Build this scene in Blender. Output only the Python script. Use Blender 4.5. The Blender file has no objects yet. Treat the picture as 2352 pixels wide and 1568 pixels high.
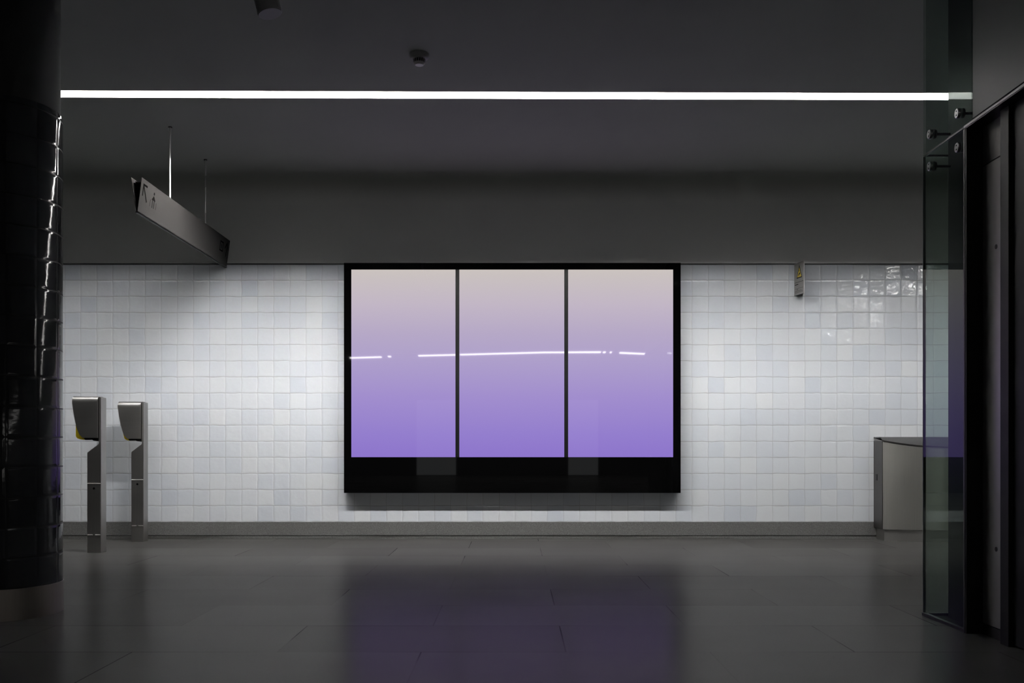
import bpy, bmesh, math
from mathutils import Vector, Matrix

C = bpy.context.scene.collection
PI = math.pi
F = 2270.0            # focal length in pixels of the 2352 wide frame
WY = 8.60             # tiled back wall
CEIL = 3.13
CAMZ = 0.803

# ------------------------------------------------------------------ node helpers
class NT:
    def __init__(self, name):
        self.m = bpy.data.materials.new(name); self.m.use_nodes = True
        self.t = self.m.node_tree
        self.t.nodes.clear()
        self.out = self.t.nodes.new('ShaderNodeOutputMaterial')
    def n(self, kind, **kw):
        nd = self.t.nodes.new(kind)
        for k, v in kw.items(): setattr(nd, k, v)
        return nd
    def put(self, sock, v):
        if hasattr(v, 'links') or isinstance(v, bpy.types.NodeSocket): self.t.links.new(v, sock)
        else: sock.default_value = v
    def math(self, op, a, b=None, c=None, clamp=False):
        nd = self.n('ShaderNodeMath', operation=op, use_clamp=clamp)
        self.put(nd.inputs[0], a)
        if b is not None: self.put(nd.inputs[1], b)
        if c is not None: self.put(nd.inputs[2], c)
        return nd.outputs[0]
    def coord(self):
        return self.n('ShaderNodeTexCoord').outputs['Object']
    def xyz(self, v):
        s = self.n('ShaderNodeSeparateXYZ'); self.put(s.inputs[0], v); return s.outputs
    def comb(self, x, y, z=0.0):
        s = self.n('ShaderNodeCombineXYZ')
        for i, v in enumerate((x, y, z)): self.put(s.inputs[i], v)
        return s.outputs[0]
    def noise(self, vec, scale, detail=2.0, rough=0.5):
        nd = self.n('ShaderNodeTexNoise'); self.put(nd.inputs['Vector'], vec)
        nd.inputs['Scale'].default_value = scale; nd.inputs['Detail'].default_value = detail
        nd.inputs['Roughness'].default_value = rough
        return nd.outputs['Fac']
    def white(self, vec):
        nd = self.n('ShaderNodeTexWhiteNoise', noise_dimensions='3D'); self.put(nd.inputs['Vector'], vec)
        return nd.outputs['Value'], nd.outputs['Color']
    def ramp(self, fac, stops, interp='LINEAR'):
        nd = self.n('ShaderNodeValToRGB'); self.put(nd.inputs[0], fac)
        cr = nd.color_ramp; cr.interpolation = interp
        while len(cr.elements) < len(stops): cr.elements.new(0.5)
        for e, (p, c) in zip(cr.elements, stops):
            e.position = p; e.color = (c[0], c[1], c[2], 1)
        return nd.outputs[0]
    def mix(self, fac, a, b):
        nd = self.n('ShaderNodeMix', data_type='RGBA')
        self.put(nd.inputs[0], fac)
        self.put(nd.inputs[6], a if not isinstance(a, tuple) else (*a, 1))
        self.put(nd.inputs[7], b if not isinstance(b, tuple) else (*b, 1))
        return nd.outputs[2]
    def smooth(self, v, lo, hi, a=0.0, b=1.0):
        nd = self.n('ShaderNodeMapRange', interpolation_type='SMOOTHSTEP')
        self.put(nd.inputs[0], v)
        for i, q in enumerate((lo, hi, a, b)): nd.inputs[i+1].default_value = q
        return nd.outputs[0]
    def bump(self, h, strength=1.0, dist=1.0, normal=None):
        nd = self.n('ShaderNodeBump'); self.put(nd.inputs['Height'], h)
        nd.inputs['Strength'].default_value = strength; nd.inputs['Distance'].default_value = dist
        if normal is not None: self.put(nd.inputs['Normal'], normal)
        return nd.outputs[0]
    def bsdf(self, color=(0.5,)*3, rough=0.5, metal=0.0, spec=0.5, normal=None, emit=None, emit_s=0.0, aniso=0.0, coat=0.0):
        p = self.n('ShaderNodeBsdfPrincipled')
        self.put(p.inputs['Base Color'], (*color, 1) if isinstance(color, tuple) else color)
        self.put(p.inputs['Roughness'], rough); self.put(p.inputs['Metallic'], metal)
        self.put(p.inputs['Specular IOR Level'], spec)
        if aniso: p.inputs['Anisotropic'].default_value = aniso
        if coat: p.inputs['Coat Weight'].default_value = coat; p.inputs['Coat Roughness'].default_value = 0.03
        if normal is not None: self.put(p.inputs['Normal'], normal)
        if emit is not None:
            self.put(p.inputs['Emission Color'], (*emit, 1) if isinstance(emit, tuple) else emit)
            self.put(p.inputs['Emission Strength'], emit_s)
        self.t.links.new(p.outputs[0], self.out.inputs[0])
        return p

def srgb(h):
    r = []
    for i in (0, 2, 4):
        c = int(h[i:i+2], 16)/255
        r.append(c/12.92 if c <= .04045 else ((c+.055)/1.055)**2.4)
    return tuple(r)

def plain(name, color, rough=0.5, metal=0.0, spec=0.5, grain=0.06, scale=30.0):
    t = NT(name); co = t.coord()
    f = t.noise(co, scale, 3)
    lo = tuple(c*(1-grain) for c in color); hi = tuple(min(1, c*(1+grain)) for c in color)
    t.bsdf(t.mix(f, lo, hi), rough, metal, spec)
    return t.m

def brushed(name, color, rough=0.32, axis=2, grain=0.10):
    t = NT(name); co = t.coord(); x, y, z = t.xyz(co)
    s = [260.0, 260.0, 260.0]; s[axis] = 3.0
    v = t.comb(t.math('MULTIPLY', x, s[0]), t.math('MULTIPLY', y, s[1]), t.math('MULTIPLY', z, s[2]))
    f = t.noise(v, 1.0, 3)
    big = t.noise(co, 4.0, 3)
    col = t.mix(f, tuple(c*(1-grain) for c in color), tuple(c*(1+grain) for c in color))
    r = t.math('ADD', rough, t.math('MULTIPLY', t.math('SUBTRACT', big, 0.5), 0.16))
    t.bsdf(col, r, 1.0, 0.5, t.bump(f, 0.12, 0.0004))
    return t.m

# ------------------------------------------------------------------ mesh helpers
def B(): return bmesh.new()
def box(bm, x0, x1, y0, y1, z0, z1):
    v = [bm.verts.new((x, y, z)) for z in (z0, z1) for y in (y0, y1) for x in (x0, x1)]
    for f in ((0,2,3,1), (4,5,7,6), (0,1,5,4), (2,6,7,3), (0,4,6,2), (1,3,7,5)):
        bm.faces.new([v[i] for i in f])
    return bm
def prism(bm, pts, a0, a1, axis='y'):
    """extrude a 2-D outline; axis y: pts are (x, z); axis x: pts are (y, z); axis z: pts are (x, y)"""
    def P(p, a):
        return {'y': (p[0], a, p[1]), 'x': (a, p[0], p[1]), 'z': (p[0], p[1], a)}[axis]
    A = [bm.verts.new(P(p, a0)) for p in pts]; Bv = [bm.verts.new(P(p, a1)) for p in pts]
    bm.faces.new(A); bm.faces.new(list(reversed(Bv)))
    n = len(pts)
    for i in range(n): bm.faces.new((A[i], Bv[i], Bv[(i+1) % n], A[(i+1) % n]))
    bmesh.ops.recalc_face_normals(bm, faces=bm.faces[:])
    return bm
def cyl(bm, p, q, r0, r1=None, seg=32):
    r1 = r0 if r1 is None else r1
    p, q = Vector(p), Vector(q); d = (q-p).normalized()
    u = d.orthogonal().normalized(); w = d.cross(u)
    R = []
    for c, r in ((p, r0), (q, r1)):
        R.append([bm.verts.new(c + u*r*math.cos(2*PI*i/seg) + w*r*math.sin(2*PI*i/seg)) for i in range(seg)])
    for i in range(seg): bm.faces.new((R[0][i], R[0][(i+1) % seg], R[1][(i+1) % seg], R[1][i]))
    bm.faces.new(list(reversed(R[0]))); bm.faces.new(R[1])
    return bm
def lathe(bm, prof, seg=64, a0=0.0, a1=2*PI):
    """prof: (radius, z) pairs round the z axis"""
    full = abs(a1-a0-2*PI) < 1e-6
    rings = []
    for r, z in prof:
        n = seg if full else seg+1
        rings.append([bm.verts.new((r*math.cos(a0+(a1-a0)*i/seg), r*math.sin(a0+(a1-a0)*i/seg), z)) for i in range(n)])
    for a, b in zip(rings, rings[1:]):
        n = len(a)
        for i in range(n if full else n-1): bm.faces.new((a[i], a[(i+1) % n], b[(i+1) % n], b[i]))
    return bm
def obj(name, bm, mat, parent=None, bevel=0.0, smooth=False, seg=2):
    me = bpy.data.meshes.new(name)
    bmesh.ops.recalc_face_normals(bm, faces=bm.faces[:])
    bm.to_mesh(me); bm.free()
    if mat is not None: me.materials.append(mat)
    if smooth:
        for p in me.polygons: p.use_smooth = True
        me.set_sharp_from_angle(angle=math.radians(40))
    o = bpy.data.objects.new(name, me); C.objects.link(o)
    if parent is not None: o.parent = parent
    if bevel:
        m = o.modifiers.new('bevel', 'BEVEL'); m.width = bevel; m.segments = seg
        m.limit_method = 'ANGLE'; m.angle_limit = math.radians(35)
    return o
def thing(name, label, cat, loc=(0, 0, 0), group=None):
    o = bpy.data.objects.new(name, None); o.empty_display_size = 0.1
    C.objects.link(o); o.location = loc
    o['label'] = label; o['category'] = cat
    if group: o['group'] = group
    return o
def struct(name, bm, mat, **kw):
    o = obj(name, bm, mat, **kw); o['kind'] = 'structure'; return o
def lab(o, text): o['label'] = text; return o

# ------------------------------------------------------------------ materials
def tile_mat(name, stops, grout, rough, cyl_r=None, tilt=0.012, size=0.14, z0=0.148, xoff=0.0, gw=0.016, wob=0.012, pill=0.0012, wave=0.0010, spec=0.5):
    t = NT(name); co = t.coord(); x, y, z = t.xyz(co)
    if cyl_r:
        u0 = t.math('MULTIPLY', t.math('ARCTAN2', y, x), cyl_r/size)
    else:
        u0 = t.math('MULTIPLY', t.math('SUBTRACT', x, xoff), 1/size)
    v0 = t.math('MULTIPLY', t.math('SUBTRACT', z, z0), 1/size)
    # hand laid: each tile edge wanders a little
    w1 = t.math('MULTIPLY', t.math('SUBTRACT', t.noise(t.comb(u0, v0, 3.0), 1.3, 1), 0.5), wob*6)
    w2 = t.math('MULTIPLY', t.math('SUBTRACT', t.noise(t.comb(u0, v0, 9.0), 1.3, 1), 0.5), wob*6)
    u = t.math('ADD', u0, w1); v = t.math('ADD', v0, w2)
    iu, iv = t.math('FLOOR', u), t.math('FLOOR', v)
    fu, fv = t.math('FRACT', u), t.math('FRACT', v)
    rv, rc = t.white(t.comb(iu, iv, 1.7))
    r3 = t.xyz(rc)
    eu = t.math('MINIMUM', fu, t.math('SUBTRACT', 1.0, fu))
    ev = t.math('MINIMUM', fv, t.math('SUBTRACT', 1.0, fv))
    # vertical joints are closer set than the horizontal ones, both vary along their run
    vary = t.math('MULTIPLY', t.noise(t.comb(u0, v0, 5.0), 0.9, 2), 2.0)
    gu = t.math('SUBTRACT', 1.0, t.smooth(t.math('DIVIDE', eu, t.math('ADD', vary, 0.15)), gw*0.3, gw))
    gv = t.math('SUBTRACT', 1.0, t.smooth(t.math('DIVIDE', ev, t.math('ADD', vary, 0.35)), gw*0.35, gw*1.15))
    g = t.math('MAXIMUM', t.math('MULTIPLY', gu, 0.65), gv)
    col = t.ramp(rv, stops)
    cloud = t.noise(t.comb(u0, v0, t.math('MULTIPLY', r3[0], 40.0)), 1.6, 3)
    col = t.mix(t.math('MULTIPLY', cloud, 0.45), col, t.ramp(r3[1], stops))
    col = t.mix(g, col, grout)
    hgt = t.math('ADD',
        t.math('MULTIPLY', t.math('MULTIPLY', t.math('SUBTRACT', fu, 0.5), t.math('SUBTRACT', r3[0], 0.5)), tilt*size*2),
        t.math('MULTIPLY', t.math('MULTIPLY', t.math('SUBTRACT', fv, 0.5), t.math('SUBTRACT', r3[1], 0.5)), tilt*size*2))
    edge = t.smooth(t.math('MINIMUM', eu, ev), 0.0, 0.10, 0.0, pill)
    wav = t.math('MULTIPLY', t.noise(t.comb(u0, v0, t.math('MULTIPLY', rv, 30.0)), 2.4, 2), wave)
    nor = t.bump(t.math('ADD', t.math('ADD', hgt, edge), wav), 1.0, 1.0)
    t.bsdf(col, t.math('ADD', rough, t.math('MULTIPLY', g, 0.4)), 0.0, spec, nor)
    return t.m

M = {}
M['tile'] = tile_mat('glazed_white_tile',
    [(0.0, (.54, .578, .64)), (0.08, (.58, .612, .665)), (0.35, (.61, .638, .68)), (0.7, (.635, .658, .69)), (1.0, (.655, .675, .70))],
    (.30, .31, .32), 0.045, xoff=0.0, tilt=0.022, gw=.0135, wob=.016, wave=.0018)
M['column_tile'] = tile_mat('glazed_black_tile',
    [(0.0, (.016, .016, .017)), (0.5, (.024, .025, .027)), (1.0, (.034, .035, .038))], (.006, .006, .006), 0.10,
    cyl_r=0.28, tilt=0.03, z0=0.148, gw=0.02, wave=0.0010, spec=.16)
M['wall_plaster'] = plain('pale_grey_plaster', (.86, .86, .85), 0.85, spec=0.2, grain=0.03, scale=3)
M['plaster'] = plain('grey_plaster', (.345, .355, .335), 0.85, spec=0.2, grain=0.03, scale=3)
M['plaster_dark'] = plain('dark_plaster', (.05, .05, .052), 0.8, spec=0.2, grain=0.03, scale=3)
M['column_paint'] = plain('column_paint', (.03, .03, .03), 0.75, spec=0.2, grain=0.05, scale=4)
M['trim'] = plain('dark_trim_metal', (.045, .045, .048), 0.5, 0.0)
M['black'] = plain('black_satin', (.004, .004, .004), 0.35, spec=0.25)
M['black_matt'] = plain('black_matt', (.004, .004, .004), 0.8, spec=0.1)
M['steel'] = brushed('brushed_steel', (.50, .49, .475), 0.38, 0)
M['steel_v'] = brushed('brushed_steel_upright', (.42, .41, .395), 0.40, 2)
M['steel_bright'] = brushed('bright_steel', (.75, .745, .73), 0.28, 2)
M['steel_dark'] = brushed('dark_steel', (.085, .08, .078), 0.42, 2)
M['lip'] = plain('polished_lip', (.8, .79, .77), .3, 1.0, grain=.01)
M['lift_dark'] = brushed('black_steel', (.022, .021, .020), 0.5, 2)
M['cabinet'] = brushed('cabinet_steel', (.33, .325, .305), 0.40, 2)
def set_aniso(m, a, rot):
    nt = m.node_tree; p = [n for n in nt.nodes if n.type == 'BSDF_PRINCIPLED'][0]
    tg = nt.nodes.new('ShaderNodeTangent'); tg.direction_type = 'RADIAL'; tg.axis = 'Z'
    nt.links.new(tg.outputs[0], p.inputs['Tangent'])
    p.inputs['Anisotropic'].default_value = a; p.inputs['Anisotropic Rotation'].default_value = rot
set_aniso(M['cabinet'], .85, .25)
M['yellow'] = plain('yellow_plastic', (.85, .66, .03), 0.35)
M['yellow_sign'] = plain('yellow_enamel', (.75, .55, .05), 0.45)
M['sign_face'] = plain('sign_grey_enamel', (.056, .054, .052), 0.6, spec=0.04, grain=0.04, scale=6)
M['sign_ink'] = plain('sign_grey_ink', (.007, .0068, .0065), 0.9, spec=0.0)
M['sign_ink_pale'] = plain('sign_pale_ink', (.02, .019, .018), 0.9, spec=0.0)
M['warn_face'] = plain('warning_grey_plate', (.25, .243, .238), 0.4)
M['white_plastic'] = plain('aged_white_plastic', (.34, .34, .34), 0.5)
M['silver_cap'] = plain('pale_cap', (.6, .6, .6), 0.35)
M['header'] = plain('grey_green_back_painted_glass', (.085, .09, .08), 0.4, spec=0.3, grain=0.03, scale=3)
M['screw'] = plain('screw_recess', (.05, .05, .05), 0.4, 1.0)
M['slot_side'] = plain('light_slot_side', (.62, .62, .62), 0.6, grain=0.02)

def granite():
    t = NT('speckled_granite'); co = t.coord()
    a = t.noise(co, 220, 3, .7); b = t.noise(co, 45, 3); x, y, z = t.xyz(co)
    streak = t.noise(t.comb(t.math('MULTIPLY', x, 1.4), y, t.math('MULTIPLY', z, 40)), 1.0, 3)
    low_dark = t.math('MULTIPLY', t.smooth(z, 0.05, 0.015), t.smooth(streak, .35, .7))  # streaky darkening towards the foot of the stone
    col = t.ramp(a, [(0.30, (.07, .07, .068)), (0.5, (.13, .13, .128)), (0.72, (.24, .24, .235))])
    col = t.mix(t.math('MULTIPLY', b, .4), col, (.10, .098, .092))
    col = t.mix(t.math('MULTIPLY', low_dark, .7), col, (.035, .032, .028))
    t.bsdf(col, 0.5, 0, .35)
    return t.m
M['granite'] = granite()

def floor_mat():
    t = NT('polished_dark_stone'); co = t.coord(); x, y, z = t.xyz(co)
    ROW, LEN = 0.566, 1.129
    v = t.math('MULTIPLY', t.math('SUBTRACT', y, 3.862), 1/ROW)
    iv = t.math('FLOOR', v); fv = t.math('FRACT', v)
    odd = t.math('MODULO', t.math('ADD', iv, 100.0), 2.0)
    u = t.math('MULTIPLY', t.math('ADD', t.math('SUBTRACT', x, 0.199), t.math('MULTIPLY', odd, 0.566)), 1/LEN)
    iu = t.math('FLOOR', u); fu = t.math('FRACT', u)
    eu = t.math('MULTIPLY', t.math('MINIMUM', fu, t.math('SUBTRACT', 1.0, fu)), LEN)
    ev = t.math('MULTIPLY', t.math('MINIMUM', fv, t.math('SUBTRACT', 1.0, fv)), ROW)
    e = t.math('MINIMUM', eu, ev)
    vis = t.smooth(t.noise(co, 0.9, 2), .44, .62)          # most joints are nearly invisible
    g = t.math('MULTIPLY', t.math('SUBTRACT', 1.0, t.smooth(e, 0.001, 0.0045)), t.math('ADD', .10, t.math('MULTIPLY', vis, .75)))
    rv, rc = t.white(t.comb(iu, iv, 4.2))
    n1 = t.noise(co, 1.6, 4); n2 = t.noise(co, 90, 3)
    col = t.ramp(t.math('ADD', t.math('MULTIPLY', n1, .6), t.math('MULTIPLY', rv, .4)),
                 [(0.2, (.068, .067, .064)), (0.8, (.086, .085, .082))])
    col = t.mix(t.math('MULTIPLY', n2, .25), col, (.10, .098, .094))
    col = t.mix(g, col, (.012, .012, .012))
    r = t.math('ADD', 0.17, t.math('MULTIPLY', n1, 0.12))
    wav = t.noise(co, 5.0, 2)
    nor = t.bump(wav, 1.0, 0.0006)
    df = t.n('ShaderNodeBsdfDiffuse'); t.put(df.inputs[0], col); t.put(df.inputs['Normal'], nor)
    gl = t.n('ShaderNodeBsdfGlossy'); t.put(gl.inputs['Roughness'], r); t.put(gl.inputs['Normal'], nor)
    gl.inputs[0].default_value = (1, .985, .96, 1)
    lw = t.n('ShaderNodeLayerWeight'); lw.inputs[0].default_value = 0.5
    fac = t.math('ADD', .012, t.math('MULTIPLY', t.math('POWER', lw.outputs['Facing'], 4.0), .21))
    fac = t.math('MULTIPLY', fac, t.math('SUBTRACT', 1.0, t.math('MULTIPLY', g, .85)))
    mx = t.n('ShaderNodeMixShader')
    t.put(mx.inputs[0], fac); t.put(mx.inputs[1], df.outputs[0]); t.put(mx.inputs[2], gl.outputs[0])
    t.put(t.out.inputs[0], mx.outputs[0])
    return t.m
M['floor'] = floor_mat()

def screen_mat():
    t = NT('lit_screen'); x, y, z = t.xyz(t.coord())
    fac = t.smooth(z, 0.0, 1.0)
    nd = t.n('ShaderNodeMapRange'); t.put(nd.inputs[0], z)
    for i, q in enumerate((0.0, 1.606, 0.0, 1.0)): nd.inputs[i+1].default_value = q
    col = t.ramp(nd.outputs[0], [(0.0, srgb('8f76ce')), (.12, srgb('957fd0')), (.32, srgb('a38fd0')), (.52, srgb('b0a1cd')),
                                 (.66, srgb('b8aac9')), (.82, srgb('c5b9c8')), (1.0, srgb('cdc5c1'))])
    t.bsdf((.004, .004, .005), 0.02, 0, .5, emit=col, emit_s=0.96)
    return t.m
M['screen'] = screen_mat()
M['gloss_black'] = plain('black_glass', (.0015, .0015, .0016), 0.02, spec=0.5)
M['mullion'] = plain('dark_grey_mullion', (.007, .0075, .008), 0.3, spec=0.5)

def lamp_mat(name, s):
    t = NT(name)
    e = t.n('ShaderNodeEmission'); e.inputs[0].default_value = (1.0, .985, .965, 1); e.inputs[1].default_value = s
    # faint unevenness of the diffuser
    f = t.noise(t.coord(), 3.0, 1)
    t.put(e.inputs[1], t.math('MULTIPLY', t.math('ADD', .94, t.math('MULTIPLY', f, .12)), s))
    t.t.links.new(e.outputs[0], t.out.inputs[0])
    return t.m

def glass_mat():
    t = NT('greenish_clear_glass')
    tr = t.n('ShaderNodeBsdfTransparent'); tr.inputs[0].default_value = (.80, .845, .82, 1)
    gl = t.n('ShaderNodeBsdfGlossy'); gl.inputs['Roughness'].default_value = 0.0
    gl.inputs[0].default_value = (.95, 1, .97, 1)
    lw = t.n('ShaderNodeLayerWeight'); lw.inputs[0].default_value = 0.5
    fac = t.math('ADD', .02, t.math('MULTIPLY', t.math('POWER', lw.outputs['Facing'], 5.0), .48))
    mx = t.n('ShaderNodeMixShader')
    t.t.links.new(fac, mx.inputs[0]); t.t.links.new(tr.outputs[0], mx.inputs[1]); t.t.links.new(gl.outputs[0], mx.inputs[2])
    t.t.links.new(mx.outputs[0], t.out.inputs[0])
    return t.m
M['glass'] = glass_mat()
M['glass_edge'] = plain('ground_glass_edge', (.26, .28, .275), 0.4)

# ------------------------------------------------------------------ the room
XL, XR, YR = -6.2, 6.6, -10.2
bm = B(); box(bm, XL-.2, XR+.2, YR-.2, WY+.2, -.2, 0.0)
struct('floor', bm, M['floor'])

# ceiling with the light slot; the slot runs along x, turned half a degree
def slot_y(x): return 6.553 + 0.0088*x
SW = 0.066     # half width of slot
bm = B()
def quadslab(pts, z0, z1): prism(bm, pts, z0, z1, 'z')
quadslab([(XL-.2, YR-.2), (XR+.2, YR-.2), (XR+.2, slot_y(XR+.2)-SW), (XL-.2, slot_y(XL-.2)-SW)], CEIL, CEIL+.2)
struct('ceiling', bm, M['plaster'])
bm = B()
quadslab([(XL-.2, slot_y(XL-.2)+SW), (XR+.2, slot_y(XR+.2)+SW), (XR+.2, WY+.2), (XL-.2, WY+.2)], CEIL, CEIL+.2)
struct('ceiling', bm, M['plaster'])
# cove between ceiling and wall
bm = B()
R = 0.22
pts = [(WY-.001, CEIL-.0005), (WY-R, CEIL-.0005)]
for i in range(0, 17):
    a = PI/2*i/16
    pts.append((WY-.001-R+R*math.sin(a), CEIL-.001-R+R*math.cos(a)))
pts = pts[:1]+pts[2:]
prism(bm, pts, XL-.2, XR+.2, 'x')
def cove_shade_mat():
    # wall tone graded to ceiling grey, soft corner shade put into the colour
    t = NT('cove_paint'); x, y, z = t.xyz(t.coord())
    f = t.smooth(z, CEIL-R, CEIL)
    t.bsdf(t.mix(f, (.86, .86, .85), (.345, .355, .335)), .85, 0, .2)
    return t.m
struct('trim_2', bm, cove_shade_mat(), smooth=True)

bm = B(); box(bm, XL, XR, WY, WY+.2, 0, 2.383); struct('wall_back', bm, M['tile'])
bm = B(); box(bm, XL, XR, WY, WY+.2, 2.395, CEIL+.1); struct('wall_back_upper', bm, M['wall_plaster'])
bm = B(); box(bm, XL, XR, WY-.006, WY+.01, 2.383, 2.395); struct('trim_1', bm, M['trim'])
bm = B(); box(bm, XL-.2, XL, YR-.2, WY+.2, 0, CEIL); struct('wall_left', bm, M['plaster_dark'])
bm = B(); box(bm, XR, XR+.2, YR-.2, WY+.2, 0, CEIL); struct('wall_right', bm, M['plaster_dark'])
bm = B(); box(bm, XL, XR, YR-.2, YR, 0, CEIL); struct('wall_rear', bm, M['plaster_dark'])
bm = B(); box(bm, XL, XR, WY-.012, WY+.01, 0.03, 0.148); box(bm, XL, XR, WY-.007, WY+.01, 0, 0.0305)
struct('baseboard_back', bm, M['granite'], bevel=.002)

# two unseen glowing panels added as lit doorways in the far wall behind the viewer (they show faintly in the display glass)
def lit_mat():
    t = NT('lit_opening'); e = t.n('ShaderNodeEmission')
    f = t.noise(t.coord(), 1.5, 2)
    t.put(e.inputs[0], t.mix(f, (.80, .84, .88), (.95, .95, .92))); e.inputs[1].default_value = .36
    t.put(t.out.inputs[0], e.outputs[0]); return t.m
M['lit'] = lit_mat()
for k, (a, b) in enumerate(((-2.70, -1.62), (1.46, 2.28))):
    bm = B(); box(bm, a, b, YR+.001, YR+.03, 0.02, 2.08); o = struct('window_%d' % (k+1), bm, M['lit'])
    bm = B()
    for p, q in ((a-.05, a), (b, b+.05)): box(bm, p, q, YR, YR+.06, 0, 2.13)
    box(bm, a, b, YR, YR+.06, 2.08, 2.13); obj('window_frame', bm, M['trim'], o)

# ------------------------------------------------------------------ ceiling light line
def strip_light(label, y_of, segs, half, z, depth, housing_wall, lamp_h=.065):
    t = thing('linear_ceiling_light', label, 'ceiling light', (0, y_of(0), CEIL))
    y0 = y_of(0)
    bm = B()
    xa, xb = segs[0][0], segs[-1][1]
    for s in (-1, 1):
        p = [(xa, y_of(xa)-y0+s*half), (xb, y_of(xb)-y0+s*half), (xb, y_of(xb)-y0+s*(half-.003)), (xa, y_of(xa)-y0+s*(half-.003))]
        prism(bm, p, -.0005, depth+.02, 'z')
    p = [(xa, y_of(xa)-y0-half), (xb, y_of(xb)-y0-half), (xb, y_of(xb)-y0+half), (xa, y_of(xa)-y0+half)]
    prism(bm, p, depth+.012, depth+.02, 'z')
    obj('housing', bm, housing_wall, t)
    for k, (a, b, s) in enumerate(segs):
        # lamps stand upright against the near side of the slot and shine across it at the wall
        bm = B(); h = half-.0035
        p = [(a+.002, y_of(a)-y0-h), (b-.002, y_of(b)-y0-h), (b-.002, y_of(b)-y0-h+.006), (a+.002, y_of(a)-y0-h+.006)]
        prism(bm, p, .0445, .0445+lamp_h, 'z')
        obj('diffuser', bm, lamp_mat('lamp_glow', s), t)
    return t
strip_light('long white line of light recessed in the ceiling above the display', slot_y,
    [(-4.6, -3.3, 105), (-3.3, -2.09, 85), (-2.09, -1.09, 490), (-1.09, 0.19, 210), (0.19, 1.3, 270), (1.3, 2.6, 165), (2.6, 4.6, 105)],
    SW-.0005, CEIL, 0.116, M['slot_side'])

# the line of light behind the viewer, seen mirrored in the display glass
t = thing('surface_ceiling_light', 'broken line of light mirrored across the middle of the display', 'ceiling light', (0, -7.6, CEIL))
rl = lamp_mat('rear_lamp_glow', 21.0)
for x0, y0, x1, y1 in ((-4.30, -8.82, -3.45, -8.55), (-3.26, -8.42, -3.19, -8.42), (-2.46, -8.2, -1.41, -7.92),
                       (-1.38, -7.9, 0.72, -7.3), (0.72, -7.3, 2.10, -7.25), (2.16, -7.28, 2.22, -7.28), (2.33, -7.3, 2.37, -7.3), (2.58, -7.42, 3.30, -7.72), (3.62, -7.9, 3.66, -7.9)):
    bm = B()
    prism(bm, [(x0, y0+7.6-.085), (x1, y1+7.6-.085), (x1, y1+7.6+.085), (x0, y0+7.6+.085)], -.03, -.008, 'z')
    obj('diffuser', bm, rl, t)
bm = B(); prism(bm, [(-4.5, -1.42), (0.8, .1), (3.8, -.55), (3.8, -.1), (0.8, .5), (-4.5, -1.05)], -.008, 0.0, 'z')
obj('housing', bm, M['plaster_dark'], t)

t = thing('surface_ceiling_light', 'ceiling light running away behind the lift, mirrored in the right-hand tiles', 'ceiling light', (5.3, 0, CEIL))
bm = B(); box(bm, -.075, .075, -5.0, 4.0, -.03, 0); obj('housing', bm, M['plaster_dark'], t)
bm = B(); box(bm, -.07, .07, -4.98, 3.98, -.036, -.03); obj('diffuser', bm, lamp_mat('side_lamp_glow', 24.0), t)

# ------------------------------------------------------------------ advertising display
D = 8.485
def wx(px, d): return (px-1183)*d/F
def wz(py, d): return CAMZ + (1025-py)*d/F
x0, x1, zt, zb = wx(789.5, D), wx(1564, D), wz(603, D), wz(1132, D)
cx = (x0+x1)/2
t = thing('mounted_advertising_display', 'large black wall display with three portrait screens glowing lilac', 'display', (cx, WY, zb))
bm = B(); box(bm, x0-cx, x1-cx, D+.008-WY, -.0005, 0, zt-zb); obj('housing', bm, M['black'], t, bevel=.004)
def disp(px0, px1, py0, py1, name, mat, y0, y1, bev=0.0):
    a, b, c, d = wx(px0, D), wx(px1, D), wz(py1, D), wz(py0, D)
    bm = B(); box(bm, 0, b-a, y0, y1, 0, d-c)
    o = obj(name, bm, mat, t, bevel=bev); o.location = (a-cx, D-WY, c-zb); return o
for a, b in ((807, 1046), (1055, 1296), (1305, 1546)):
    disp(a, b, 619, 1049.5, 'screen', M['screen'], 0, .006)
for a, b in ((1046, 1055), (1296, 1305)):
    disp(a+.4, b-.4, 619, 1049.5, 'divider', M['mullion'], -.001, .0075, .001)
disp(790, 1563.5, 1049.7, 1131.5, 'lower_panel', M['gloss_black'], 0, .0075)
disp(790, 1563.5, 603.5, 618.8, 'top_border', M['gloss_black'], 0, .0075)
disp(790, 806.8, 619, 1049.5, 'side_border', M['gloss_black'], 0, .0075)
disp(1546.2, 1563.5, 619, 1049.5, 'side_border', M['gloss_black'], 0, .0075)

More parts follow.
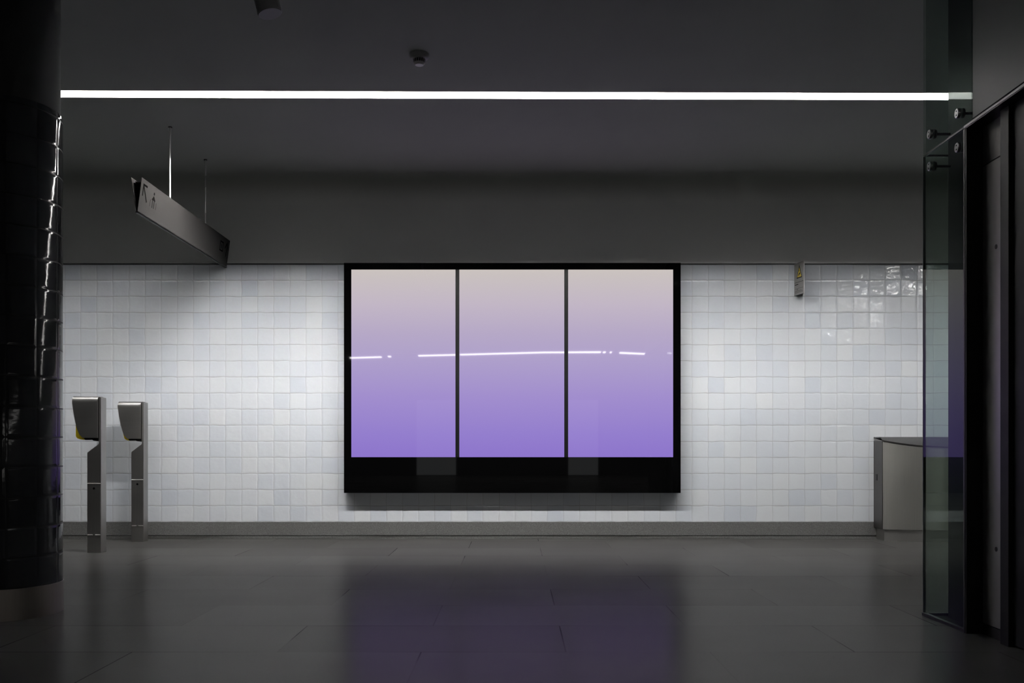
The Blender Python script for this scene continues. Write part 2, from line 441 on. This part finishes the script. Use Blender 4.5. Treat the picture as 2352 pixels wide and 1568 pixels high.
# ------------------------------------------------------------------ ticket validators
def validator(label, X, Y, reader_out):
    """x runs left (negative) from the back edge of the post, y=0 is the front, z up"""
    t = thing('ticket_validator', label, 'ticket validator', (X, Y, 0), 'ticket validators in front of the tiled wall')
    dep = 0.098
    post = [(-.105, 0), (0, 0), (0, 1.172), (-.004, 1.176), (-.0175, 1.178), (-.0175, .838), (-.0165, .827), (-.022, .819), (-.105, .757)]
    bm = B(); prism(bm, post, 0, dep); obj('post', bm, M['steel_v'], t, bevel=.0025)
    # head: rounded top front edge, curved left edge
    head = [(-.0185, .866), (-.0185, 1.181), (-.207, 1.181), (-.211, 1.176), (-.2135, 1.16), (-.2125, 1.135), (-.208, 1.095), (-.2005, 1.045), (-.1885, .985), (-.1755, .935), (-.158, .893), (-.1325, .866)]
    bm = B(); prism(bm, head, 0.012, dep-.006); obj('head_shell', bm, M['steel_dark'], t, bevel=.003)
    # front plate, its top edge rolled back
    bm = B()
    zs = [.868, .893, .935, .985, 1.045, 1.095, 1.125, 1.137]
    xs = [-.1325, -.158, -.1755, -.1885, -.2005, -.208, -.2125, -.2135]
    yo = [-.014]*8
    for i in range(1, 9):
        a = PI/2*i/8
        zs.append(1.137+.044*math.sin(a)); xs.append(-.2135+.004*(i/8)**2); yo.append(-.014+.026*(1-math.cos(a)))
    L = [bm.verts.new((x, y, z)) for x, y, z in zip(xs, yo, zs)]
    Rr = [bm.verts.new((-.0205, y, z)) for y, z in zip(yo, zs)]
    L2 = [bm.verts.new((x, y+.012, z)) for x, y, z in zip(xs, yo, zs)]
    R2 = [bm.verts.new((-.0205, y+.012, z)) for y, z in zip(yo, zs)]
    n = len(zs)
    for i in range(n-1):
        bm.faces.new((L[i], Rr[i], Rr[i+1], L[i+1])); bm.faces.new((L2[i], L2[i+1], R2[i+1], R2[i]))
        bm.faces.new((L[i], L[i+1], L2[i+1], L2[i])); bm.faces.new((Rr[i], R2[i], R2[i+1], Rr[i+1]))
    bm.faces.new((L[0], L2[0], R2[0], Rr[0])); bm.faces.new((L[-1], Rr[-1], R2[-1], L2[-1]))
    obj('front_plate', bm, M['steel'], t, smooth=True)
    # yellow reader bulging out behind the plate
    k = reader_out
    prof = [(-.120, 1.06), (-.196, 1.06), (-.1955-k*.003, 1.02), (-.188-k*.012, .96), (-.181-k*.019, .925), (-.172-k*.029, .888), (-.168-k*.029, .873), (-.160-k*.027, .863), (-.150-k*.018, .857), (-.135, .853), (-.120, .853)]
    bm = B(); prism(bm, prof, 0.016, dep-.012); o = obj('card_reader', bm, M['yellow'], t, bevel=.006, seg=3); lab(o, 'yellow card reader')
    bm = B(); prism(bm, [(-.130, .867), (-.127, .856), (-.118, .852), (-.066, .854), (-.045, .861), (-.0205, .866)], 0.002, dep-.012); obj('underside', bm, M['black'], t, bevel=.002)
    bm = B(); prism(bm, [(-.069, .866), (-.064, .852), (-.054, .847), (-.0185, .843), (-.0185, .866)], -.006, dep-.016); obj('ticket_slot', bm, M['black_matt'], t, bevel=.002)
    # access door in the lower body
    bm = B(); box(bm, -.1005, -.004, -.0025, .002, .139, .519); d = obj('access_door', bm, M['steel_v'], t, bevel=.001)
    bm = B(); cyl(bm, (-.052, -.0026, .486), (-.052, -.006, .486), .009, .0085, 24); obj('lock', bm, M['black'], d)
    bm = B(); cyl(bm, (-.101, -.002, .5225), (-.003, -.002, .5225), .0042, seg=20); obj('door_lip', bm, M['lip'], t, smooth=True)
    for a, b in ((-.1, -.063), (-.042, -.004)):
        bm = B(); cyl(bm, (a, -.002, .135), (b, -.002, .135), .0042, seg=20); obj('hinge', bm, M['lip'], t, smooth=True)
    return t
validator('brushed steel ticket validator nearer the dark tiled column, yellow reader showing', wx(232, 7.47), 7.47, 1.0)
validator('brushed steel ticket validator further back by the wall, right of its twin', wx(330, 8.32), 8.32, 0.12)

# ------------------------------------------------------------------ hanging direction sign
SX = -2.512; ZT, ZBt = 2.588, 2.358; Y0, Y1 = 6.56, 8.585
t = thing('hanging_direction_sign', 'long grey V-shaped direction sign hanging from the ceiling on two rods', 'sign', (SX, 0, 0))
HW, BW = 0.0365, 0.006
for s in (1, -1):
    bm = B()
    prism(bm, [(s*HW, ZT), (s*BW, ZBt), (s*(BW-.0022), ZBt), (s*(HW-.0022), ZT)], Y0, Y1)
    o = obj('face_panel', bm, M['sign_face'], t)
bm = B(); box(bm, -.0085, .0085, Y0+.002, Y1-.002, ZBt-.004, ZBt+.006); obj('bottom_edge', bm, M['black'], t)
bm = B(); box(bm, -.012, .012, Y0+.01, Y1-.01, ZT-.030, ZT-.024)
box(bm, -HW+.004, -.010, Y0+.03, Y1-.03, ZT-.030, ZT-.027); box(bm, .010, HW-.008, Y0+.004, Y1-.03, ZT-.031, ZT-.028)
obj('inner_rail', bm, M['steel_dark'], t)
for y in (7.2, 8.02):
    bm = B(); cyl(bm, (0, y, ZT-.028), (0, y, CEIL), .0062, seg=20); obj('hanging_rod', bm, M['steel_bright'], t, smooth=True)
    bm = B(); cyl(bm, (0, y, CEIL-.006), (0, y, CEIL), .014, seg=24); obj('ceiling_cap', bm, M['steel_dark'], t)
# pictograms on the right-hand face: local (a along y, b height) laid on the sloping face
def on_face(a, b):
    k = (b-ZBt)/(ZT-ZBt)
    return Vector((BW+(HW-BW)*k, a, b))
nrm = Vector((ZT-ZBt, 0, -(HW-BW))).normalized()
def decal(bm, poly):
    A = [bm.verts.new(on_face(*p)+nrm*.0002) for p in poly]; Bq = [bm.verts.new(on_face(*p)+nrm*.0008) for p in poly]
    bm.faces.new(list(reversed(A))); bm.faces.new(Bq)
    n = len(poly)
    for i in range(n): bm.faces.new((A[i], A[(i+1) % n], Bq[(i+1) % n], Bq[i]))
def stroke(bm, p, q, w):
    d = Vector((q[0]-p[0], q[1]-p[1])).normalized()*w/2; nn = (-d.y, d.x)
    decal(bm, [(p[0]-d.x+nn[0], p[1]-d.y+nn[1]), (q[0]+d.x+nn[0], q[1]+d.y+nn[1]), (q[0]+d.x-nn[0], q[1]+d.y-nn[1]), (p[0]-d.x-nn[0], p[1]-d.y-nn[1])])
def disc(bm, c, r, n=16): decal(bm, [(c[0]+r*math.cos(2*PI*i/n), c[1]+r*math.sin(2*PI*i/n)) for i in range(n)])
zc = 2.505
bm = B(); w = .013                                   # arrow up and to the left
stroke(bm, (6.68, zc-.048), (6.605, zc+.043), w); stroke(bm, (6.603, zc+.047), (6.665, zc+.047), w); stroke(bm, (6.603, zc+.047), (6.603, zc-.02), w)
obj('arrow_pictogram', bm, M['sign_ink'], t)
bm = B(); disc(bm, (6.80, zc+.033), .010)             # standing figure
decal(bm, [(6.80, zc+.020), (6.835, zc-.012), (6.765, zc-.012)]); stroke(bm, (6.785, zc-.012), (6.785, zc-.06), .009); stroke(bm, (6.815, zc-.012), (6.815, zc-.06), .009)
obj('figure_pictogram', bm, M['sign_ink'], t)
bm = B(); stroke(bm, (6.745, zc-.02), (6.745, zc-.06), .006); obj('figure_outline', bm, M['sign_ink_pale'], t)
bm = B(); stroke(bm, (6.855, zc-.02), (6.855, zc-.06), .006); obj('figure_outline', bm, M['sign_ink_pale'], t)
zc = 2.50; w = .011
bm = B()                                              # lift box and arrow up
for p, q in (((8.335, zc-.036), (8.335, zc+.036)), ((8.415, zc-.036), (8.415, zc+.036)), ((8.335, zc+.036), (8.415, zc+.036)), ((8.335, zc-.036), (8.415, zc-.036))): stroke(bm, p, q, w)
stroke(bm, (8.375, zc-.012), (8.375, zc+.012), .012)
obj('box_pictogram', bm, M['sign_ink'], t)
bm = B(); stroke(bm, (8.515, zc-.055), (8.515, zc+.05), w); stroke(bm, (8.515, zc+.053), (8.472, zc+.005), w); stroke(bm, (8.515, zc+.053), (8.558, zc+.005), w)
obj('arrow_pictogram', bm, M['sign_ink'], t)

# ------------------------------------------------------------------ smoke detector and ceiling spotlight
t = thing('smoke_detector', 'small round smoke detector on the dark ceiling', 'smoke detector', (wx(963, 5.87), 5.87, CEIL))
bm = B(); lathe(bm, [(.001, 0), (.060, 0), (.060, -.010), (.055, -.022), (.043, -.030), (.001, -.030)]); obj('base', bm, M['white_plastic'], t, smooth=True)
bm = B(); lathe(bm, [(.001, -.029), (.033, -.029), (.031, -.050), (.001, -.050)]); obj('sensor_chamber', bm, M['black_matt'], t, smooth=True)
bm = B()
for i in range(16):
    a = 2*PI*i/16
    c, s = math.cos(a), math.sin(a)
    p = [Vector((c*r-s*w, s*r+c*w, z)) for z, rr in ((-.029, .037), (-.050, .034)) for r, w in ((rr-.006, -.0022), (rr, -.0022), (rr, .0022), (rr-.006, .0022))]
    v = [bm.verts.new(q) for q in p]
    for f in ((0, 1, 2, 3), (7, 6, 5, 4), (0, 4, 5, 1), (1, 5, 6, 2), (2, 6, 7, 3), (3, 7, 4, 0)): bm.faces.new([v[k] for k in f])
obj('vent_ribs', bm, M['white_plastic'], t)
bm = B(); lathe(bm, [(.001, -.049), (.0345, -.049), (.0335, -.055), (.024, -.064), (.001, -.065)]); obj('cap', bm, M['silver_cap'], t, smooth=True)

t = thing('ceiling_spotlight', 'dark cylindrical spotlight tilted under the ceiling, cut off at the top edge', 'spotlight', (wx(618, 4.5), 4.5, CEIL))
ax = Vector((.24, -.02, -1)).normalized()
c1 = Vector((wx(620, 4.5)-wx(618, 4.5), 0, wz(31, 4.5)-CEIL)); c0 = c1-ax*.24
bm = B(); cyl(bm, c0, c1, .054, .056, 48); obj('body', bm, M['white_plastic'], t, bevel=.003, smooth=True)
bm = B(); cyl(bm, c1-ax*.002, c1+ax*.003, .0535, .052, 48); obj('lens_face', bm, M['white_plastic'], t, smooth=True)
bm = B(); cyl(bm, c0+ax*.03, (c0.x, c0.y, 0), .011, seg=20); obj('stem', bm, M['white_plastic'], t, smooth=True)
bm = B(); cyl(bm, (c0.x, c0.y, -.012), (c0.x, c0.y, 0), .035, seg=32); obj('ceiling_plate', bm, M['white_plastic'], t, bevel=.002)

# ------------------------------------------------------------------ warning sign (projecting V)
zt, zb2 = 2.388, 2.112
A, Bp, Cp = Vector((2.429, 8.597)), Vector((2.466, 8.43)), Vector((2.503, 8.597))
t = thing('warning_sign', 'small projecting sign with a yellow warning triangle at the top of the tiles', 'sign', (2.466, 8.60, zb2))
base = Vector((2.466, 8.60))
def wpanel(P, Q, name):
    d = (Q-P).normalized(); n = Vector((d.y, -d.x))
    if n.x*(P.x-2.466) < 0: n = -n
    bm = B(); pts = [P-base, Q-base, Q-n*.002-base, P-n*.002-base]
    prism(bm, [(p.x, p.y) for p in pts], 0, zt-zb2, 'z'); return obj(name, bm, M['warn_face'], t), d, n
_, dl, nl = wpanel(A, Bp, 'face_panel'); wpanel(Cp, Bp, 'face_panel')
W = (Bp-A).length; H = zt-zb2
bm = B(); cyl(bm, ((Bp-base).x, (Bp-base).y-.001, 0), ((Bp-base).x, (Bp-base).y-.001, H), .0028, seg=12); obj('front_edge', bm, M['silver_cap'], t)
def wdecal(poly, lift, name, mat):
    bm = B()
    def P(u, v, l): p = A+dl*(u*W)+nl*l-base; return (p.x, p.y, H*(1-v))
    a = [bm.verts.new(P(u, v, lift-.0005)) for u, v in poly]; b = [bm.verts.new(P(u, v, lift)) for u, v in poly]
    bm.faces.new(a); bm.faces.new(list(reversed(b))); n = len(poly)
    for i in range(n): bm.faces.new((a[i], b[i], b[(i+1) % n], a[(i+1) % n]))
    return obj(name, bm, mat, t)
wdecal([(.52, .065), (.795, .49), (.245, .49)], .0008, 'triangle_border', M['black'])
wdecal([(.52, .16), (.725, .455), (.315, .455)], .0014, 'warning_triangle', M['yellow_sign'])
wdecal([(.52+.028*math.cos(k), .265+.017*math.sin(k)) for k in [2*PI*i/12 for i in range(12)]], .0020, 'pictogram', M['black'])
wdecal([(.58, .315), (.62, .335), (.60, .37), (.52, .395), (.46, .435), (.45, .385), (.50, .34)], .0020, 'pictogram', M['black'])
for v, a, b, h in ((.602, .06, .93, .010), (.665, .07, .42, .02), (.80, .07, .9, .006), (.83, .25, .40, .010), (.865, .08, .75, .006), (.895, .08, .85, .006), (.925, .08, .85, .006)):
    wdecal([(a, v), (b, v), (b, v+h), (a, v+h)], .0009, 'text_line', M['sign_ink'])

# ------------------------------------------------------------------ tiled column on the left
cxx, cyy, CR = -2.235-.9095*.28, 4.887-.4157*.28, .28
t = thing('tiled_column', 'round column clad in glossy black tiles at the left edge', 'column', (cxx, cyy, 0))
bm = B(); lathe(bm, [(CR-.012, .0), (CR-.012, .01), (CR, .01), (CR, 2.412), (CR-.006, 2.42), (CR-.02, 2.42)], 128); obj('tile_cladding', bm, M['column_tile'], t, smooth=True)
bm = B(); lathe(bm, [(CR+.0005, 0), (CR+.003, 0), (CR+.003, .146), (CR-.002, .148)], 128)
o = obj('base_band', bm, brushed('column_base_steel', (.32, .285, .26), .42, 2), t, smooth=True)
bm = B(); lathe(bm, [(CR-.010, 2.40), (CR-.010, CEIL)], 96); obj('shaft', bm, M['column_paint'], t, smooth=True)

# ------------------------------------------------------------------ steel cabinet on the right
X0, X1c, YF, YB = 3.118, 4.20, 8.386, 8.592
t = thing('steel_cabinet', 'curved brushed steel cabinet against the tiles behind the lift glass', 'cabinet', ((X0+X1c)/2, YB, 0))
ox, oy = (X0+X1c)/2, YB
N = 40
def yf(u): return YF - .115*4*u*(1-u)
def topz(y): return min(.882, .858-.50*(YF-y) if y < YF else .858+.45*(y-YF))
bm = B()
bot, top, tb = [], [], []
for i in range(N+1):
    u = i/N; x = X0+.004+(X1c-X0-.008)*u; y = yf(u)
    bot.append(bm.verts.new((x-ox, y-oy, .101))); top.append(bm.verts.new((x-ox, y-oy, topz(y)-.006)))
bk = [bm.verts.new((X0+.004-ox, -.002, .101)), bm.verts.new((X0+.004-ox, -.002, .874)), bm.verts.new((X1c-.004-ox, -.002, .874)), bm.verts.new((X1c-.004-ox, -.002, .101))]
for i in range(N): bm.faces.new((bot[i], bot[i+1], top[i+1], top[i]))
bm.faces.new((bk[0], bot[0], top[0], bk[1])); bm.faces.new((bot[-1], bk[3], bk[2], top[-1]))
bm.faces.new((bk[0], bk[1], bk[2], bk[3])); bm.faces.new(bot+[bk[3], bk[0]]); bm.faces.new(list(reversed(top))+[bk[1], bk[2]])
obj('body', bm, M['cabinet'], t, smooth=True)
# sloping lid: sampled front edge, ridge, back
bm = B(); rows = []
for i in range(N+1):
    u = i/N; x = X0+(X1c-X0)*u; y = yf(u)-.006
    ys = [y, y, YF+.045, YB-.001]; zs = [topz(y)-.004, topz(y)+.003, .884, .884]
    rows.append([bm.verts.new((x-ox, yy-oy, zz)) for yy, zz in zip(ys, zs)] + [bm.verts.new((x-ox, YB-.001-oy, .874)), bm.verts.new((x-ox, YF+.04-oy, .874))])
for a, b in zip(rows, rows[1:]):
    for k in range(6): bm.faces.new((a[k], b[k], b[(k+1) % 6], a[(k+1) % 6]))
bm.faces.new(rows[0]); bm.faces.new(list(reversed(rows[-1])))
obj('lid', bm, brushed('lid_steel', (.16, .155, .15), .42, 0), t, smooth=True)
bm = B()
pl = [(X0+.022+(X1c-X0-.04)*i/N-ox, yf(i/N)+.018-oy) for i in range(N+1)]
prism(bm, pl+[(X1c-.02-ox, -.004), (X0+.022-ox, -.004)], 0, .102, 'z'); obj('plinth', bm, M['steel'], t)
bm = B(); box(bm, X0-.0015-ox, X0+.0045-ox, YF+.002-oy, YB-.003-oy, .101, .852); obj('side_panel', bm, brushed('side_steel', (.13, .125, .12), .42, 2), t, bevel=.001)
bm = B(); box(bm, X0-.004-ox, X0+.01-ox, 8.496-oy, 8.540-oy, .51, .566); obj('side_slot', bm, M['black'], t, bevel=.002)
bm = B(); box(bm, X0-.006-ox, X0-.002-ox, 8.508-oy, 8.528-oy, .519, .546); obj('slot_plate', bm, M['steel_dark'], t)

# ------------------------------------------------------------------ glass lift on the right
GX = 1.945
t = thing('glass_lift', 'glass cornered lift with dark steel door frame at the right edge', 'lift', (GX, 4.0, 0))
ox, oy = GX, 4.0
def lb(name, x0, x1, y0, y1, z0, z1, mat, parent=t, bevel=0.0):
    bm = B(); box(bm, x0-ox, x1-ox, y0-oy, y1-oy, z0, z1); return obj(name, bm, mat, parent, bevel=bevel)
lb('side_glass', GX, GX+.010, 4.264, 4.708, .012, 2.180, M['glass'])
lb('side_glass', GX, GX+.010, 4.213, 4.708, 2.190, CEIL-.002, M['glass'])
lb('back_glass', GX+.012, 4.0, 4.698, 4.708, .012, 2.180, M['glass'])
lb('back_glass', GX+.012, 4.0, 4.698, 4.708, 2.190, CEIL-.002, M['glass'])
lb('glass_edge_strip', GX-.001, GX+.0115, 4.7085, 4.7125, .012, 2.180, M['glass_edge'])
lb('glass_joint', GX-.0005, GX+.0105, 4.213, 4.71, 2.1805, 2.1895, M['black'])
lb('glass_joint', GX+.012, 4.0, 4.698, 4.709, 2.1805, 2.1895, M['black'])
lb('floor_channel', GX-.004, GX+.016, 4.264, 4.716, 0, .012, M['steel_dark'])
lb('floor_channel', GX+.016, 4.0, 4.690, 4.716, 0, .012, M['steel_dark'])
lb('inner_column', 2.034, 2.34, 4.22, 4.64, 0, CEIL-.001, M['black'])
for y in (4.62, 4.33):
    for z in (2.262, 2.112):
        bm = B(); cyl(bm, (-.012, y-oy, z), (.0, y-oy, z), .021, .0225, 32); d = obj('glass_fixing', bm, M['steel_bright'], t, bevel=.002, smooth=True)
        bm = B(); cyl(bm, (.0102, y-oy, z), (.02, y-oy, z), .0225, .021, 32); obj('back_washer', bm, M['steel_dark'], d)
        bm = B(); cyl(bm, (.02, y-oy, z), (2.04-ox, y-oy, z), .0065, seg=20); obj('fixing_rod', bm, M['black'], d)
        bm = B()
        for k in (-1, 1): cyl(bm, (-.0126, y-oy, z+k*.009), (-.0118, y-oy, z+k*.009), .0035, seg=12)
        obj('pin_hole', bm, M['black_matt'], d)
# lift body
lb('lift_car', 2.07, 4.0, 2.2, 4.215, 0, CEIL-.001, M['black'])
lb('header_panel', 1.950, 2.07, 2.2, 4.2105, 2.20, CEIL-.001, M['header'])
lb('header_rail', 1.936, 2.07, 2.2, 4.262, 2.168, 2.173, M['lift_dark'])
lb('header_rail', 1.934, 2.07, 2.2, 4.262, 2.173, 2.184, M['steel_v'], bevel=.002)
lb('header_shadow_gap', 1.948, 2.07, 2.2, 4.2105, 2.184, 2.20, M['black_matt'])
lb('door_jamb', 1.936, 2.07, 4.238, 4.2625, 0, 2.168, M['lift_dark'], bevel=.002)
lb('jamb_edge', 1.934, 1.944, 4.252, 4.264, 0, 2.168, M['steel_dark'])
d = lb('door_panel', 2.005, 2.03, 3.99, 4.236, .048, 2.0, plain('door_steel', (.52, .50, .48), .42, .8, grain=.04, scale=12))
for z in (1.635, .375):
    bm = B(); cyl(bm, (2.0035-ox, 4.118-oy, z), (2.006-ox, 4.118-oy, z), .010, seg=20); obj('rivet', bm, M['steel_dark'], d)
lb('transom_panel', 2.006, 2.03, 3.99, 4.236, 2.006, 2.168, plain('transom_steel', (.46, .44, .42), .34, .8, grain=.04, scale=12))
lb('kick_plate', 2.004, 2.03, 3.99, 4.236, 0, .044, M['steel_dark'])
lb('door_post', 1.975, 2.06, 3.955, 4.024, 0, 2.168, M['lift_dark'], bevel=.002)
lb('landing_door', 1.992, 2.05, 2.2, 3.955, .01, 2.168, M['lift_dark'])

# ------------------------------------------------------------------ camera and render look
cam = bpy.data.cameras.new('camera'); co = bpy.data.objects.new('camera', cam); C.objects.link(co)
co.location = (0, 0, CAMZ); co.rotation_euler = (PI/2, 0, 0)
cam.sensor_width = 36; cam.sensor_fit = 'HORIZONTAL'; cam.lens = 36*F/2352
cam.shift_x = -(1183-1176)/2352; cam.shift_y = (1025-784)/2352
cam.clip_start = .05
sc = bpy.context.scene
sc.camera = co
w = bpy.data.worlds.new('world'); sc.world = w; w.use_nodes = True
w.node_tree.nodes['Background'].inputs[0].default_value = (0, 0, 0, 1)
w.node_tree.nodes['Background'].inputs[1].default_value = 0
sc.view_settings.view_transform = 'Standard'; sc.view_settings.look = 'None'
sc.view_settings.exposure = 0; sc.view_settings.gamma = 1; sc.view_settings.use_curve_mapping = False
sc.cycles.max_bounces = 12; sc.cycles.transparent_max_bounces = 16
sc.cycles.use_denoising = True
